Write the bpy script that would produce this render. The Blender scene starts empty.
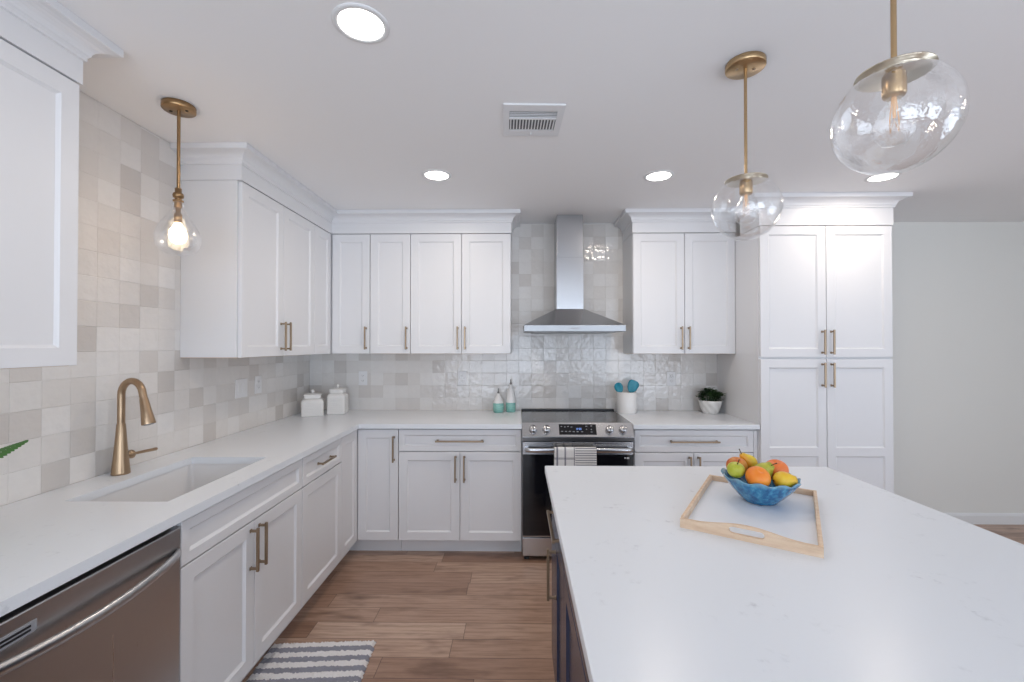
import bpy, bmesh, math, random
from mathutils import Vector, Matrix
R = random.Random(7)
C = bpy.context.scene.collection
SC = bpy.context.scene

# ------------------------------------------------------------------ camera, world, lights, exposure
EYE = 1.447
cam_d = bpy.data.cameras.new('camera'); cam = bpy.data.objects.new('camera', cam_d); C.objects.link(cam)
cam.location = (0, 0, EYE)
cam.rotation_euler = (math.pi/2 + 0.0091, 0.0, 0.0133)
cam_d.sensor_width = 36.0; cam_d.lens = 437.36/1024*36.0
cam_d.clip_start = 0.02; cam_d.clip_end = 60
SC.camera = cam
SC.view_settings.view_transform = 'Standard'; SC.view_settings.look = 'None'
SC.view_settings.gamma = 1.0; SC.view_settings.use_curve_mapping = False
SC.view_settings.exposure = -0.40
SC.cycles.use_denoising = True
SC.cycles.max_bounces = 12; SC.cycles.transparent_max_bounces = 24; SC.cycles.sample_clamp_indirect = 6.0
SC.cycles.caustics_reflective = False; SC.cycles.caustics_refractive = False
W = bpy.data.worlds.new('world'); SC.world = W; W.use_nodes = True
W.node_tree.nodes['Background'].inputs[0].default_value = (0.72, 0.84, 1.0, 1)
W.node_tree.nodes['Background'].inputs[1].default_value = 1.5

def area(name, loc, rot, sx, sy, power, col, shape='RECTANGLE', spread=None):
    d = bpy.data.lights.new(name, 'AREA'); d.shape = shape; d.size = sx
    if shape == 'RECTANGLE': d.size_y = sy
    d.energy = power; d.color = col
    if spread: d.spread = spread
    o = bpy.data.objects.new(name, d); C.objects.link(o); o.location = loc; o.rotation_euler = rot
    return o
COOL = (0.76, 0.86, 1.0)
# daylight through the two rear windows, lamps tilted up to brighten the ceiling
area('window_daylight', (-0.35, -3.05, 1.15), (math.pi/2+.8, 0, 0), 2.1, 2.0, 84, COOL)
area('window_daylight', (2.35, -3.05, 1.15), (math.pi/2+.8, 0, 0), 2.1, 2.0, 84, COOL)
area('side_fill', (4.75, -0.6, 1.15), (math.pi/2+.8, 0, math.pi/2), 2.2, 2.0, 46, COOL)  # added fill lamp from the right, set in an unseen opening

# ------------------------------------------------------------------ helpers
class MB:
    """collects verts and faces, links them as one mesh object"""
    def __init__(s): s.v = []; s.f = []; s.sm = []
    def add(s, vs, fs, smooth=False, M=None):
        n = len(s.v)
        s.v += [tuple(M @ Vector(p)) if M else tuple(p) for p in vs]
        s.f += [tuple(i+n for i in f) for f in fs]; s.sm += [smooth]*len(fs)
        return s
    def bm(s, b, smooth=False, M=None):
        b.verts.index_update()
        s.add([v.co.copy() for v in b.verts], [[v.index for v in f.verts] for f in b.faces], smooth, M); b.free(); return s
    def box(s, x0, x1, y0, y1, z0, z1, bev=0.0, M=None, seg=2):
        b = bmesh.new(); bmesh.ops.create_cube(b, size=1)
        for v in b.verts: v.co = (x0+(v.co.x+.5)*(x1-x0), y0+(v.co.y+.5)*(y1-y0), z0+(v.co.z+.5)*(z1-z0))
        if bev: bmesh.ops.bevel(b, geom=list(b.edges), offset=bev, segments=seg, profile=.5, affect='EDGES')
        return s.bm(b, False, M)
    def tube(s, pts, r, n=12, cap=True, M=None, smooth=True):
        pts = [Vector(p) for p in pts]; rs = r if isinstance(r, (list, tuple)) else [r]*len(pts)
        vs = []; fs = []; t0 = None; up = None
        for i, p in enumerate(pts):
            t = (pts[min(i+1, len(pts)-1)] - pts[max(i-1, 0)]).normalized()
            if up is None:
                up = Vector((0, 0, 1)) if abs(t.z) < .9 else Vector((1, 0, 0))
            a = t.cross(up).normalized(); up = a.cross(t).normalized()
            for k in range(n):
                an = 2*math.pi*k/n; vs.append(p + a*math.cos(an)*rs[i] + up*math.sin(an)*rs[i])
        for i in range(len(pts)-1):
            for k in range(n):
                fs.append((i*n+k, i*n+(k+1) % n, (i+1)*n+(k+1) % n, (i+1)*n+k))
        s.add(vs, fs, smooth, M)
        if cap: s.add(vs[:n][::-1], [tuple(range(n))], False, M); s.add(vs[-n:], [tuple(range(n))], False, M)
        return s
    def lathe(s, prof, n=32, M=None, smooth=True, fr=None, cap0=True, cap1=True):
        """prof: (r, z); fr(theta, r, z, i)->(r, z)"""
        vs = []; fs = []
        for i, (r, z) in enumerate(prof):
            for k in range(n):
                a = 2*math.pi*k/n; rr, zz = fr(a, r, z, i) if fr else (r, z)
                vs.append((rr*math.cos(a), rr*math.sin(a), zz))
        for i in range(len(prof)-1):
            for k in range(n):
                fs.append((i*n+k, i*n+(k+1) % n, (i+1)*n+(k+1) % n, (i+1)*n+k))
        s.add(vs, fs, smooth, M)
        if cap0 and prof[0][0] > 1e-5: s.add(vs[:n][::-1], [tuple(range(n))], False, M)
        if cap1 and prof[-1][0] > 1e-5: s.add(vs[-n:], [tuple(range(n))], False, M)
        return s
    def cells(s, xs, ys, keep, z0, z1, bev=0.003):
        """slab made of grid cells (an L, a slab with a hole)"""
        b = bmesh.new(); V = {}
        def vert(i, j, z):
            if (i, j, z) not in V: V[i, j, z] = b.verts.new((xs[i], ys[j], z))
            return V[i, j, z]
        K = {(i, j) for i in range(len(xs)-1) for j in range(len(ys)-1) if keep(i, j)}
        for i, j in K:
            b.faces.new([vert(i, j, z1), vert(i+1, j, z1), vert(i+1, j+1, z1), vert(i, j+1, z1)])
            b.faces.new([vert(i, j+1, z0), vert(i+1, j+1, z0), vert(i+1, j, z0), vert(i, j, z0)])
            for di, dj, p, q in ((0, -1, (i, j), (i+1, j)), (1, 0, (i+1, j), (i+1, j+1)), (0, 1, (i+1, j+1), (i, j+1)), (-1, 0, (i, j+1), (i, j))):
                if (i+di, j+dj) not in K:
                    b.faces.new([vert(*p, z0), vert(*q, z0), vert(*q, z1), vert(*p, z1)])
        if bev:
            es = [e for e in b.edges if len(e.link_faces) == 2 and e.calc_face_angle(0) > 1]
            bmesh.ops.bevel(b, geom=es, offset=bev, segments=2, profile=.5, affect='EDGES')
        return s.bm(b)
    def sweep(s, prof, path, closed_prof=True):
        """prof: (outward, z) swept along a plan polyline, outward = right of travel, mitred"""
        P = [Vector((p[0], p[1])) for p in path]; n = len(prof); vs = []; fs = []
        for i, p in enumerate(P):
            ds = []
            if i > 0: ds.append((P[i]-P[i-1]).normalized())
            if i < len(P)-1: ds.append((P[i+1]-P[i]).normalized())
            ns = [Vector((d.y, -d.x)) for d in ds]
            if len(ns) == 1: m = ns[0]
            else:
                m = (ns[0]+ns[1]).normalized(); m = m/max(.2, m.dot(ns[0]))
            for o, z in prof: q = p+m*o; vs.append((q.x, q.y, z))
        for i in range(len(P)-1):
            for k in range(n):
                k2 = (k+1) % n; fs.append((i*n+k, (i+1)*n+k, (i+1)*n+k2, i*n+k2))
        fs.append(tuple(range(n))); fs.append(tuple(range((len(P)-1)*n, len(P)*n))[::-1])
        return s.add(vs, fs)
    def plate(s, outer, holes, depth, M=None):
        """flat outline (u, w) with holes, extruded; lies in local XZ, thickness along +Y"""
        b = bmesh.new(); edges = []
        for loop in [outer]+holes:
            vv = [b.verts.new((u, 0, w)) for u, w in loop]
            edges += [b.edges.new((vv[i], vv[(i+1) % len(vv)])) for i in range(len(vv))]
        bmesh.ops.triangle_fill(b, use_beauty=True, edges=edges)
        r = bmesh.ops.extrude_face_region(b, geom=list(b.faces))
        for v in [g for g in r['geom'] if isinstance(g, bmesh.types.BMVert)]: v.co.y += depth
        bmesh.ops.recalc_face_normals(b, faces=b.faces)
        return s.bm(b, False, M)
    def build(s, name, mat, parent=None, fix=True):
        me = bpy.data.meshes.new(name); me.from_pydata(s.v, [], s.f)
        me.polygons.foreach_set('use_smooth', s.sm)
        b = bmesh.new(); b.from_mesh(me)
        if fix: bmesh.ops.recalc_face_normals(b, faces=b.faces)
        b.to_mesh(me); b.free(); me.update()
        me.materials.append(mat)
        o = bpy.data.objects.new(name, me); C.objects.link(o)
        if parent: o.parent = parent
        return o

def thing(name, label, cat, loc=(0, 0, 0), rz=0.0, group=None):
    o = bpy.data.objects.new(name, None); C.objects.link(o); o.empty_display_size = .05
    o.location = loc; o.rotation_euler = (0, 0, rz); o['label'] = label; o['category'] = cat
    if group: o['group'] = group
    return o
def tag(o, label, cat, group=None):
    o['label'] = label; o['category'] = cat
    if group: o['group'] = group
    return o
def struct(o, label=None):
    o['kind'] = 'structure'
    if label: o['label'] = label
    return o
def copy_tree(o, parent=None):
    c = o.copy(); C.objects.link(c)
    if parent: c.parent = parent
    for ch in list(o.children): copy_tree(ch, c)
    return c
def T(x, y, z): return Matrix.Translation((x, y, z))

# ------------------------------------------------------------------ materials
def mat(name, col=(.8, .8, .8), rough=.5, metal=0.0, spec=.5, coat=0.0, emit=None, estr=0.0):
    m = bpy.data.materials.new(name); m.use_nodes = True; p = m.node_tree.nodes['Principled BSDF']
    p.inputs['Base Color'].default_value = (*col, 1); p.inputs['Roughness'].default_value = rough
    p.inputs['Metallic'].default_value = metal; p.inputs['Specular IOR Level'].default_value = spec
    if coat: p.inputs['Coat Weight'].default_value = coat; p.inputs['Coat Roughness'].default_value = .08
    if emit: p.inputs['Emission Color'].default_value = (*emit, 1); p.inputs['Emission Strength'].default_value = estr
    return m
class NT:
    def __init__(s, m): s.t = m.node_tree; s.p = s.t.nodes['Principled BSDF']
    def n(s, typ, **kw):
        nd = s.t.nodes.new(typ)
        for k, v in kw.items(): setattr(nd, k, v)
        return nd
    def link(s, a, b): s.t.links.new(a, b)
    def val(s, x, sock):
        if isinstance(x, (int, float)): sock.default_value = x
        else: s.link(x, sock)
    def m(s, op, a, b=0.0, c=None):
        nd = s.n('ShaderNodeMath', operation=op); s.val(a, nd.inputs[0]); s.val(b, nd.inputs[1])
        if c is not None: s.val(c, nd.inputs[2])
        return nd.outputs[0]
    def comb(s, x, y, z=0.0):
        nd = s.n('ShaderNodeCombineXYZ'); s.val(x, nd.inputs[0]); s.val(y, nd.inputs[1]); s.val(z, nd.inputs[2]); return nd.outputs[0]
    def pos(s):
        tc = s.n('ShaderNodeTexCoord'); sp = s.n('ShaderNodeSeparateXYZ'); s.link(tc.outputs['Object'], sp.inputs[0])
        return tc.outputs['Object'], sp.outputs[0], sp.outputs[1], sp.outputs[2]
    def white(s, vec):
        nd = s.n('ShaderNodeTexWhiteNoise', noise_dimensions='3D'); s.link(vec, nd.inputs['Vector']); return nd.outputs['Value'], nd.outputs['Color']
    def noise(s, vec, scale, detail=3.0, rough=.5):
        nd = s.n('ShaderNodeTexNoise'); nd.inputs['Scale'].default_value = scale; nd.inputs['Detail'].default_value = detail
        nd.inputs['Roughness'].default_value = rough; s.link(vec, nd.inputs['Vector']); return nd.outputs['Fac']
    def ramp(s, fac, stops, interp='LINEAR'):
        nd = s.n('ShaderNodeValToRGB'); r = nd.color_ramp; r.interpolation = interp
        while len(r.elements) < len(stops): r.elements.new(.5)
        for e, (p, c) in zip(r.elements, stops): e.position = p; e.color = (*c, 1)
        s.link(fac, nd.inputs[0]); return nd.outputs[0]
    def mix(s, fac, a, b):
        nd = s.n('ShaderNodeMix', data_type='RGBA'); s.val(fac, nd.inputs[0])
        for x, i in ((a, 6), (b, 7)):
            if isinstance(x, tuple): nd.inputs[i].default_value = (*x, 1)
            else: s.link(x, nd.inputs[i])
        return nd.outputs[2]
    def bump(s, h, dist=.001, strength=1.0):
        nd = s.n('ShaderNodeBump'); nd.inputs['Distance'].default_value = dist; nd.inputs['Strength'].default_value = strength
        s.link(h, nd.inputs['Height']); s.link(nd.outputs[0], s.p.inputs['Normal'])
    def col(s, c): s.link(c, s.p.inputs['Base Color'])
    def scale(s, vec, sx, sy, sz):
        nd = s.n('ShaderNodeMapping'); nd.inputs['Scale'].default_value = (sx, sy, sz); s.link(vec, nd.inputs['Vector']); return nd.outputs[0]

M = {}
M['cab'] = mat('cabinet_paint', (.80, .80, .815), .38)
M['trimp'] = mat('trim_paint', (.82, .82, .82), .4)
M['wall'] = mat('wall_paint', (.82, .81, .77), .7)
M['ceil'] = mat('ceiling_paint', (.93, .92, .92), .85)
M['navy'] = mat('navy_paint', (.026, .036, .075), .24)
M['brass'] = mat('brushed_brass', (.37, .235, .12), .32, 1.0)
M['brassl'] = mat('pale_brass', (.52, .36, .20), .3, 1.0)
M['bronze'] = mat('champagne_bronze', (.34, .255, .175), .33, 1.0)
M['faucet'] = mat('champagne_gold', (.42, .295, .19), .28, 1.0)
M['black'] = mat('black_plastic', (.012, .012, .014), .35)
M['blackglass'] = mat('black_glass', (.006, .006, .008), .06, spec=.5)
M['cook'] = mat('cooktop_glass', (.03, .03, .033), .12, spec=.8)
M['maple'] = mat('maple_bounce', (.62, .44, .30), .5)
M['white'] = mat('white_plastic', (.82, .82, .83), .35)
M['ceramic'] = mat('white_ceramic', (.80, .79, .775), .25)
M['sink'] = mat('white_sink', (.82, .82, .83), .2)
M['wpanel'] = mat('white_board', (.80, .83, .88), .4)
M['steelp'] = mat('polished_steel', (.50, .50, .51), .26, 1.0)
M['satin'] = mat('satin_steel', (.34, .345, .355), .36, 1.0)
M['darksteel'] = mat('dark_steel', (.17, .165, .165), .3, 1.0)
M['teal'] = mat('teal_silicone', (.022, .28, .38), .35)
M['plate'] = mat('brass_reflection_tone', (.60, .53, .42), .3, 1.0)  # brass made paler, reflection of the glass put into its colour
M['leafdk'] = mat('dark_leaf', (.05, .10, .035), .4)
M['fern'] = mat('fern_green', (.07, .20, .035), .5)
M['soil'] = mat('soil', (.05, .035, .025), .9)
M['stem'] = mat('brown_stem', (.06, .04, .02), .7)
M['duct'] = mat('duct_shade', (.14, .14, .15), .7)
M['grey'] = mat('grey_plastic', (.33, .33, .35), .5)
M['led'] = mat('lamp_diffuser', (.9, .9, .9), .5, emit=(1.0, .95, .88), estr=14)
M['blue_led'] = mat('blue_led', (.02, .03, .1), .4, emit=(.22, .40, 1.0), estr=1.2)
M['print'] = mat('grey_print', (.32, .33, .36), .5)
M['bulb_lit'] = mat('lit_bulb', (.9, .8, .6), .4, emit=(1.0, .78, .50), estr=9)
M['filament'] = mat('filament', (.5, .3, .15), .4, 0.6, emit=(1.0, .6, .3), estr=.5)

def glass(name, f0=.125, edge=.9, tint=(1, 1, 1)):
    m = bpy.data.materials.new(name); m.use_nodes = True; t = m.node_tree; t.nodes.clear()
    o = t.nodes.new('ShaderNodeOutputMaterial'); mx = t.nodes.new('ShaderNodeMixShader')
    tr = t.nodes.new('ShaderNodeBsdfTransparent'); gl = t.nodes.new('ShaderNodeBsdfGlossy'); lw = t.nodes.new('ShaderNodeLayerWeight')
    tr.inputs[0].default_value = (*tint, 1); gl.inputs['Roughness'].default_value = .02; gl.inputs[0].default_value = (1, 1, 1, 1)
    lw.inputs[0].default_value = .5
    pw = t.nodes.new('ShaderNodeMath'); pw.operation = 'POWER'; pw.inputs[1].default_value = 2.6; t.links.new(lw.outputs['Facing'], pw.inputs[0])
    ma = t.nodes.new('ShaderNodeMath'); ma.operation = 'MULTIPLY_ADD'; ma.inputs[1].default_value = edge; ma.inputs[2].default_value = f0
    t.links.new(pw.outputs[0], ma.inputs[0]); t.links.new(ma.outputs[0], mx.inputs[0])
    nz = t.nodes.new('ShaderNodeTexNoise'); nz.inputs['Scale'].default_value = 14; bp = t.nodes.new('ShaderNodeBump'); bp.inputs['Distance'].default_value = .004; bp.inputs['Strength'].default_value = .5
    t.links.new(nz.outputs[0], bp.inputs['Height']); t.links.new(bp.outputs[0], gl.inputs['Normal'])
    t.links.new(tr.outputs[0], mx.inputs[1]); t.links.new(gl.outputs[0], mx.inputs[2]); t.links.new(mx.outputs[0], o.inputs[0])
    return m
M['glass'] = glass('clear_glass'); M['glass2'] = glass('seeded_glass', .17, .95)

def tile_mat(name, axis):
    m = mat(name, rough=.14, spec=.5); N = NT(m); vec, x, y, z = N.pos(); u = x if axis == 'x' else y
    S = .1018
    a = N.m('DIVIDE', N.m('ADD', u, 1.7213 if axis == 'x' else -3.596+.1018*40), S); b = N.m('DIVIDE', N.m('SUBTRACT', z, .911), S)
    ia = N.m('FLOOR', a); ib = N.m('FLOOR', b); fa = N.m('SUBTRACT', a, ia); fb = N.m('SUBTRACT', b, ib)
    rv, rc = N.white(N.comb(ia, ib, 3.7 if axis == 'x' else 9.1))
    base = N.ramp(rv, [(0, (.62, .585, .555)), (.12, (.68, .645, .615)), (.3, (.74, .71, .68)), (.75, (.78, .755, .73)), (1, (.82, .80, .78))])
    cloud = N.noise(vec, 22, 4, .6)
    c2 = N.mix(N.m('MULTIPLY', N.m('SUBTRACT', cloud, .35), .55), base, (.66, .64, .62))
    ea = N.m('MINIMUM', fa, N.m('SUBTRACT', 1.0, fa)); eb = N.m('MINIMUM', fb, N.m('SUBTRACT', 1.0, fb)); e = N.m('MINIMUM', ea, eb)
    g = N.m('SUBTRACT', 1.0, N.m('SMOOTH_MIN', N.m('DIVIDE', e, .014), 1.0, .2))
    g = N.m('MAXIMUM', g, 0.0)
    N.col(N.mix(N.m('MULTIPLY', g, .28), c2, (.70, .68, .655)))
    sp = N.n('ShaderNodeSeparateColor'); N.link(rc, sp.inputs[0])
    tilt = N.m('ADD', N.m('MULTIPLY', N.m('SUBTRACT', fa, .5), N.m('SUBTRACT', sp.outputs[0], .5)), N.m('MULTIPLY', N.m('SUBTRACT', fb, .5), N.m('SUBTRACT', sp.outputs[1], .5)))
    wav = N.noise(vec, 25, 2, .45)
    h = N.m('ADD', N.m('MULTIPLY', tilt, 1.2), N.m('MULTIPLY', wav, .95)); h = N.m('SUBTRACT', h, N.m('MULTIPLY', g, .35))
    N.bump(h, .0028, 1.0)
    N.val(N.m('ADD', N.m('MULTIPLY', g, .4), .10), N.p.inputs['Roughness'])
    return m
M['tile_b'] = tile_mat('glazed_tile_back', 'x'); M['tile_l'] = tile_mat('glazed_tile_left', 'y')

def wood_floor():
    m = mat('oak_planks', rough=.32); N = NT(m); vec, x, y, z = N.pos(); Wd = .127
    row = N.m('FLOOR', N.m('DIVIDE', y, Wd)); fy = N.m('SUBTRACT', N.m('DIVIDE', y, Wd), row)
    ro, _ = N.white(N.comb(row, 1.3, 0)); ln = N.m('ADD', .75, N.m('MULTIPLY', ro, .7))
    xx = N.m('DIVIDE', N.m('ADD', x, N.m('MULTIPLY', ro, 7.0)), ln); ix = N.m('FLOOR', xx); fx = N.m('SUBTRACT', xx, ix)
    rv, rc = N.white(N.comb(ix, row, 5.0))
    base = N.ramp(rv, [(0, (.31, .18, .122)), (.3, (.42, .265, .19)), (.7, (.51, .34, .25)), (1, (.60, .425, .325))])
    sh = N.n('ShaderNodeVectorMath', operation='ADD'); N.link(vec, sh.inputs[0]); N.link(rc, sh.inputs[1])
    sh2 = N.n('ShaderNodeVectorMath', operation='MULTIPLY'); N.link(rc, sh2.inputs[0]); sh2.inputs[1].default_value = (9, 9, 9); N.link(sh2.outputs[0], sh.inputs[1])
    gr = N.noise(N.scale(sh.outputs[0], 4.0, 62, 1), 1.0, 7, .66); knot = N.noise(N.scale(sh.outputs[0], 3.2, 9, 1), 1.0, 3, .5)
    c = N.mix(N.m('MULTIPLY', N.m('MAXIMUM', N.m('SUBTRACT', gr, .42), 0.0), 2.3), base, (.17, .09, .058))
    c = N.mix(N.m('MULTIPLY', N.m('MAXIMUM', N.m('SUBTRACT', knot, .56), 0.0), 4.2), c, (.12, .06, .038))
    ey = N.m('MULTIPLY', N.m('MINIMUM', fy, N.m('SUBTRACT', 1.0, fy)), Wd); ex = N.m('MULTIPLY', N.m('MULTIPLY', N.m('MINIMUM', fx, N.m('SUBTRACT', 1.0, fx)), ln), 1.0)
    e = N.m('MINIMUM', ey, ex); g = N.m('LESS_THAN', e, .0016)
    N.col(N.mix(N.m('MULTIPLY', g, .7), c, (.05, .028, .018)))
    N.bump(N.m('SUBTRACT', N.m('MULTIPLY', gr, .25), g), .0012, .6)
    return m
M['floor'] = wood_floor()

def quartz():
    m = mat('white_quartz', rough=.28, spec=.35); N = NT(m); vec, x, y, z = N.pos()
    v = N.noise(vec, 7, 6, .65); f = N.noise(vec, 38, 3, .6)
    mask = N.m('MULTIPLY', N.m('MAXIMUM', N.m('SUBTRACT', v, .56), 0.0), N.m('MAXIMUM', N.m('SUBTRACT', f, .55), 0.0))
    N.col(N.mix(N.m('MINIMUM', N.m('MULTIPLY', mask, 38.0), .6), (.80, .83, .87), (.50, .52, .56))); return m
M['quartz'] = quartz()

def brushed(name, col, rough, sx, sy, sz, amp=.14):
    m = mat(name, col, rough, 1.0); N = NT(m); vec, x, y, z = N.pos()
    n = N.noise(N.scale(vec, sx, sy, sz), 1.0, 3, .6)
    N.val(N.m('ADD', rough-.06, N.m('MULTIPLY', n, amp)), N.p.inputs['Roughness']); return m
M['steel'] = brushed('brushed_steel', (.56, .565, .58), .27, 3, 3, 160, .06)
M['steelv'] = brushed('brushed_steel_upright', (.54, .55, .57), .26, 160, 160, 3, .06)
M['dwsteel'] = brushed('dishwasher_steel', (.53, .53, .54), .32, 90, 90, 2, .05)

def woodlight():
    m = mat('pale_ash', rough=.5); N = NT(m); vec, x, y, z = N.pos()
    g = N.noise(N.scale(vec, 9, 60, 60), 1.0, 5, .6); N.col(N.ramp(g, [(.25, (.60, .41, .27)), (.5, (.74, .55, .39)), (.75, (.82, .66, .50))])); return m
M['ash'] = woodlight()
def rugm():
    m = mat('striped_pile', rough=.95); N = NT(m); vec, x, y, z = N.pos()
    w = N.m('ADD', y, N.m('MULTIPLY', N.m('SUBTRACT', N.noise(vec, 45, 3), .5), .016))
    f = N.m('FRACT', N.m('DIVIDE', w, .0655)); s = N.m('LESS_THAN', f, .48)
    sp = N.noise(vec, 260, 2); c = N.mix(s, (.90, .88, .88), (.30, .305, .36))
    N.col(N.mix(N.m('MULTIPLY', N.m('SUBTRACT', sp, .4), .5), c, (.5, .5, .54))); N.bump(sp, .004, .8); return m
M['rug'] = rugm()
def bowlm():
    m = mat('blue_glaze', rough=.12, coat=.4); N = NT(m); vec, x, y, z = N.pos()
    n = N.noise(N.scale(vec, 60, 60, 22), 1.0, 4, .6)
    c = N.ramp(n, [(.28, (.012, .07, .19)), (.45, (.022, .15, .33)), (.6, (.045, .27, .47)), (.78, (.17, .45, .58))])
    rimz = N.n('ShaderNodeMapRange'); N.link(z, rimz.inputs[0]); rimz.inputs[1].default_value = .070; rimz.inputs[2].default_value = .086
    N.col(N.mix(N.m('MULTIPLY', rimz.outputs[0], .7), c, (.22, .42, .52))); N.bump(n, .001, .5); return m
M['bowl'] = bowlm()
def fruitm(name, c1, c2, sc, ax=None):
    m = mat(name, rough=.38); N = NT(m); vec, x, y, z = N.pos()
    f = N.noise(vec, sc, 3, .55)
    if ax: f = N.m('ADD', N.m('MULTIPLY', f, .5), N.m('MULTIPLY_ADD', {'x': x, 'y': y, 'z': z}[ax], 9.0, .25))
    N.col(N.ramp(f, [(.35, c1), (.65, c2)])); N.bump(N.noise(vec, 320, 2), .0006, .5); return m
M['gapple'] = fruitm('green_apple_skin', (.42, .46, .03), (.56, .58, .08), 30)
M['rapple'] = fruitm('red_apple_skin', (.60, .12, .03), (.70, .32, .05), 26)
M['orange'] = fruitm('orange_peel', (.88, .22, .02), (.92, .31, .035), 18)
M['peach'] = fruitm('peach_skin', (.70, .10, .03), (.84, .21, .05), 20, 'z')
M['ypear'] = fruitm('yellow_pear_skin', (.82, .46, .02), (.86, .60, .05), 24)
M['yrpear'] = fruitm('blushed_pear_skin', (.80, .28, .02), (.75, .55, .04), 18, 'x')
M['gpear'] = fruitm('green_pear_skin', (.42, .44, .04), (.56, .55, .09), 24)
def bottlem():
    m = mat('two_tone_glaze', rough=.25); N = NT(m); vec, x, y, z = N.pos()
    n = N.m('ADD', z, N.m('MULTIPLY', N.m('SUBTRACT', N.noise(vec, 60, 2), .5), .008)); s = N.m('GREATER_THAN', n, .076)
    t = N.ramp(N.noise(N.scale(vec, 20, 20, 110), 1.0, 3), [(.3, (.16, .42, .38)), (.7, (.33, .60, .54))])
    N.col(N.mix(s, t, (.80, .79, .78))); return m
M['bottle'] = bottlem()
def potm():
    m = mat('ribbed_white_pot', rough=.5); N = NT(m); vec, x, y, z = N.pos()
    at = N.m('ARCTAN2', y, x); w = N.m('SINE', N.m('ADD', N.m('MULTIPLY', at, 9.0), N.m('MULTIPLY', z, 90.0)))
    N.col(N.mix(N.m('MULTIPLY_ADD', w, .25, .25), (.80, .785, .76), (.62, .60, .57))); N.bump(w, .002, .7); return m
M['pot'] = potm()
def towelm():
    m = mat('striped_cotton', rough=.95); N = NT(m); vec, x, y, z = N.pos()
    def line(c, p, w): return N.m('LESS_THAN', N.m('ABSOLUTE', N.m('SUBTRACT', c, p)), w)
    left = N.m('LESS_THAN', x, .008)
    v = line(x, -.112, .003)
    for p in (-.106, -.060, -.0545, .002): v = N.m('MAXIMUM', v, line(x, p, .0022))
    h = N.m('MAXIMUM', line(z, -.052, .0022), N.m('MAXIMUM', line(z, -.045, .0015), N.m('MAXIMUM', line(z, -.15, .0022), line(z, -.143, .0015))))
    a = N.m('MULTIPLY', left, N.m('MAXIMUM', v, h))
    st = N.m('LESS_THAN', N.m('FRACT', N.m('DIVIDE', z, .0155)), .30)
    b = N.m('MULTIPLY', N.m('SUBTRACT', 1.0, left), st)
    N.col(N.mix(N.m('MAXIMUM', a, b), (.80, .79, .78), (.14, .14, .18))); N.bump(N.noise(vec, 500, 2), .0008, .4); return m
M['towel'] = towelm()

# ------------------------------------------------------------------ dimensions
ZC, ZCE = .91, 2.449
YB, YU, YD, YE = 3.596, 3.285, 2.991, 2.963
XW, XU, XD, XE = -1.721, -1.411, -1.099, -1.079
XR, YR = 4.8, -3.1
UB, UT = 1.383, 2.288

# ------------------------------------------------------------------ setting
struct(MB().box(XW-.1, XR+.1, YR-.1, YB+.1, -.05, 0).build('floor', M['floor']))
struct(MB().box(XW-.1, XR+.1, YR-.1, YB+.1, ZCE, ZCE+.06).build('ceiling', M['ceil']))
struct(MB().box(XW-.1, XR+.1, YB+.008, YB+.1, 0, ZCE).build('wall_back', M['wall']))
struct(MB().box(XW-.1, XW-.008, YR-.1, YB+.008, 0, ZCE).build('wall_left', M['wall']))
struct(MB().box(XW-.007, 1.70, YB, YB+.0075, .88, ZCE-.002).build('wall_tile_back', M['tile_b']))
struct(MB().box(XW-.0075, XW, .15, YB-.001, .88, ZCE-.002).build('wall_tile_left', M['tile_l']))
def wall_with_openings(name, along, const0, const1, a0, a1, ops):
    mb = MB(); xs = sorted({a0, a1, *[o[0] for o in ops], *[o[1] for o in ops]})
    for i in range(len(xs)-1):
        c = (xs[i]+xs[i+1])/2; op = [o for o in ops if o[0] < c < o[1]]
        spans = [(0, ZCE)] if not op else [(0, op[0][2]), (op[0][3], ZCE)]
        for z0, z1 in spans:
            if z1-z0 < .01: continue
            if along == 'x': mb.box(xs[i], xs[i+1], const0, const1, z0, z1)
            else: mb.box(const0, const1, xs[i], xs[i+1], z0, z1)
    return struct(mb.build(name, M['wall']))
wall_with_openings('wall_rear', 'x', YR-.1, YR, XW-.008, XR, [(-1.45, .75, .08, 2.2), (1.25, 3.45, .08, 2.2)])
wall_with_openings('wall_right', 'y', XR, XR+.1, YR-.1, YB+.008, [(-1.8, .6, 0.02, 2.15)])
def win(name, along, c, a0, a1, z0, z1):
    mb = MB(); t = .05
    def bar(u0, u1, w0, w1):
        if along == 'x': mb.box(u0, u1, c-.03, c+.03, w0, w1)
        else: mb.box(c-.03, c+.03, u0, u1, w0, w1)
    bar(a0, a0+t, z0, z1); bar(a1-t, a1, z0, z1); bar(a0+t, a1-t, z0, z0+t); bar(a0+t, a1-t, z1-t, z1); bar((a0+a1)/2-t/2, (a0+a1)/2+t/2, z0+t, z1-t)
    struct(mb.build(name, M['trimp']))
win('window_1', 'x', YR-.05, -1.45, .75, .08, 2.2); win('window_2', 'x', YR-.05, 1.25, 3.45, .08, 2.2); win('window_3', 'y', XR+.05, -1.8, .6, .02, 2.15)
bbp = [(-.001, 0), (.014, 0), (.014, .068), (.008, .082), (.002, .088), (-.001, .088)]
struct(MB().sweep(bbp, [(2.52, YB+.008), (XR, YB+.008)]).build('baseboard_back', M['trimp']))

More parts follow.
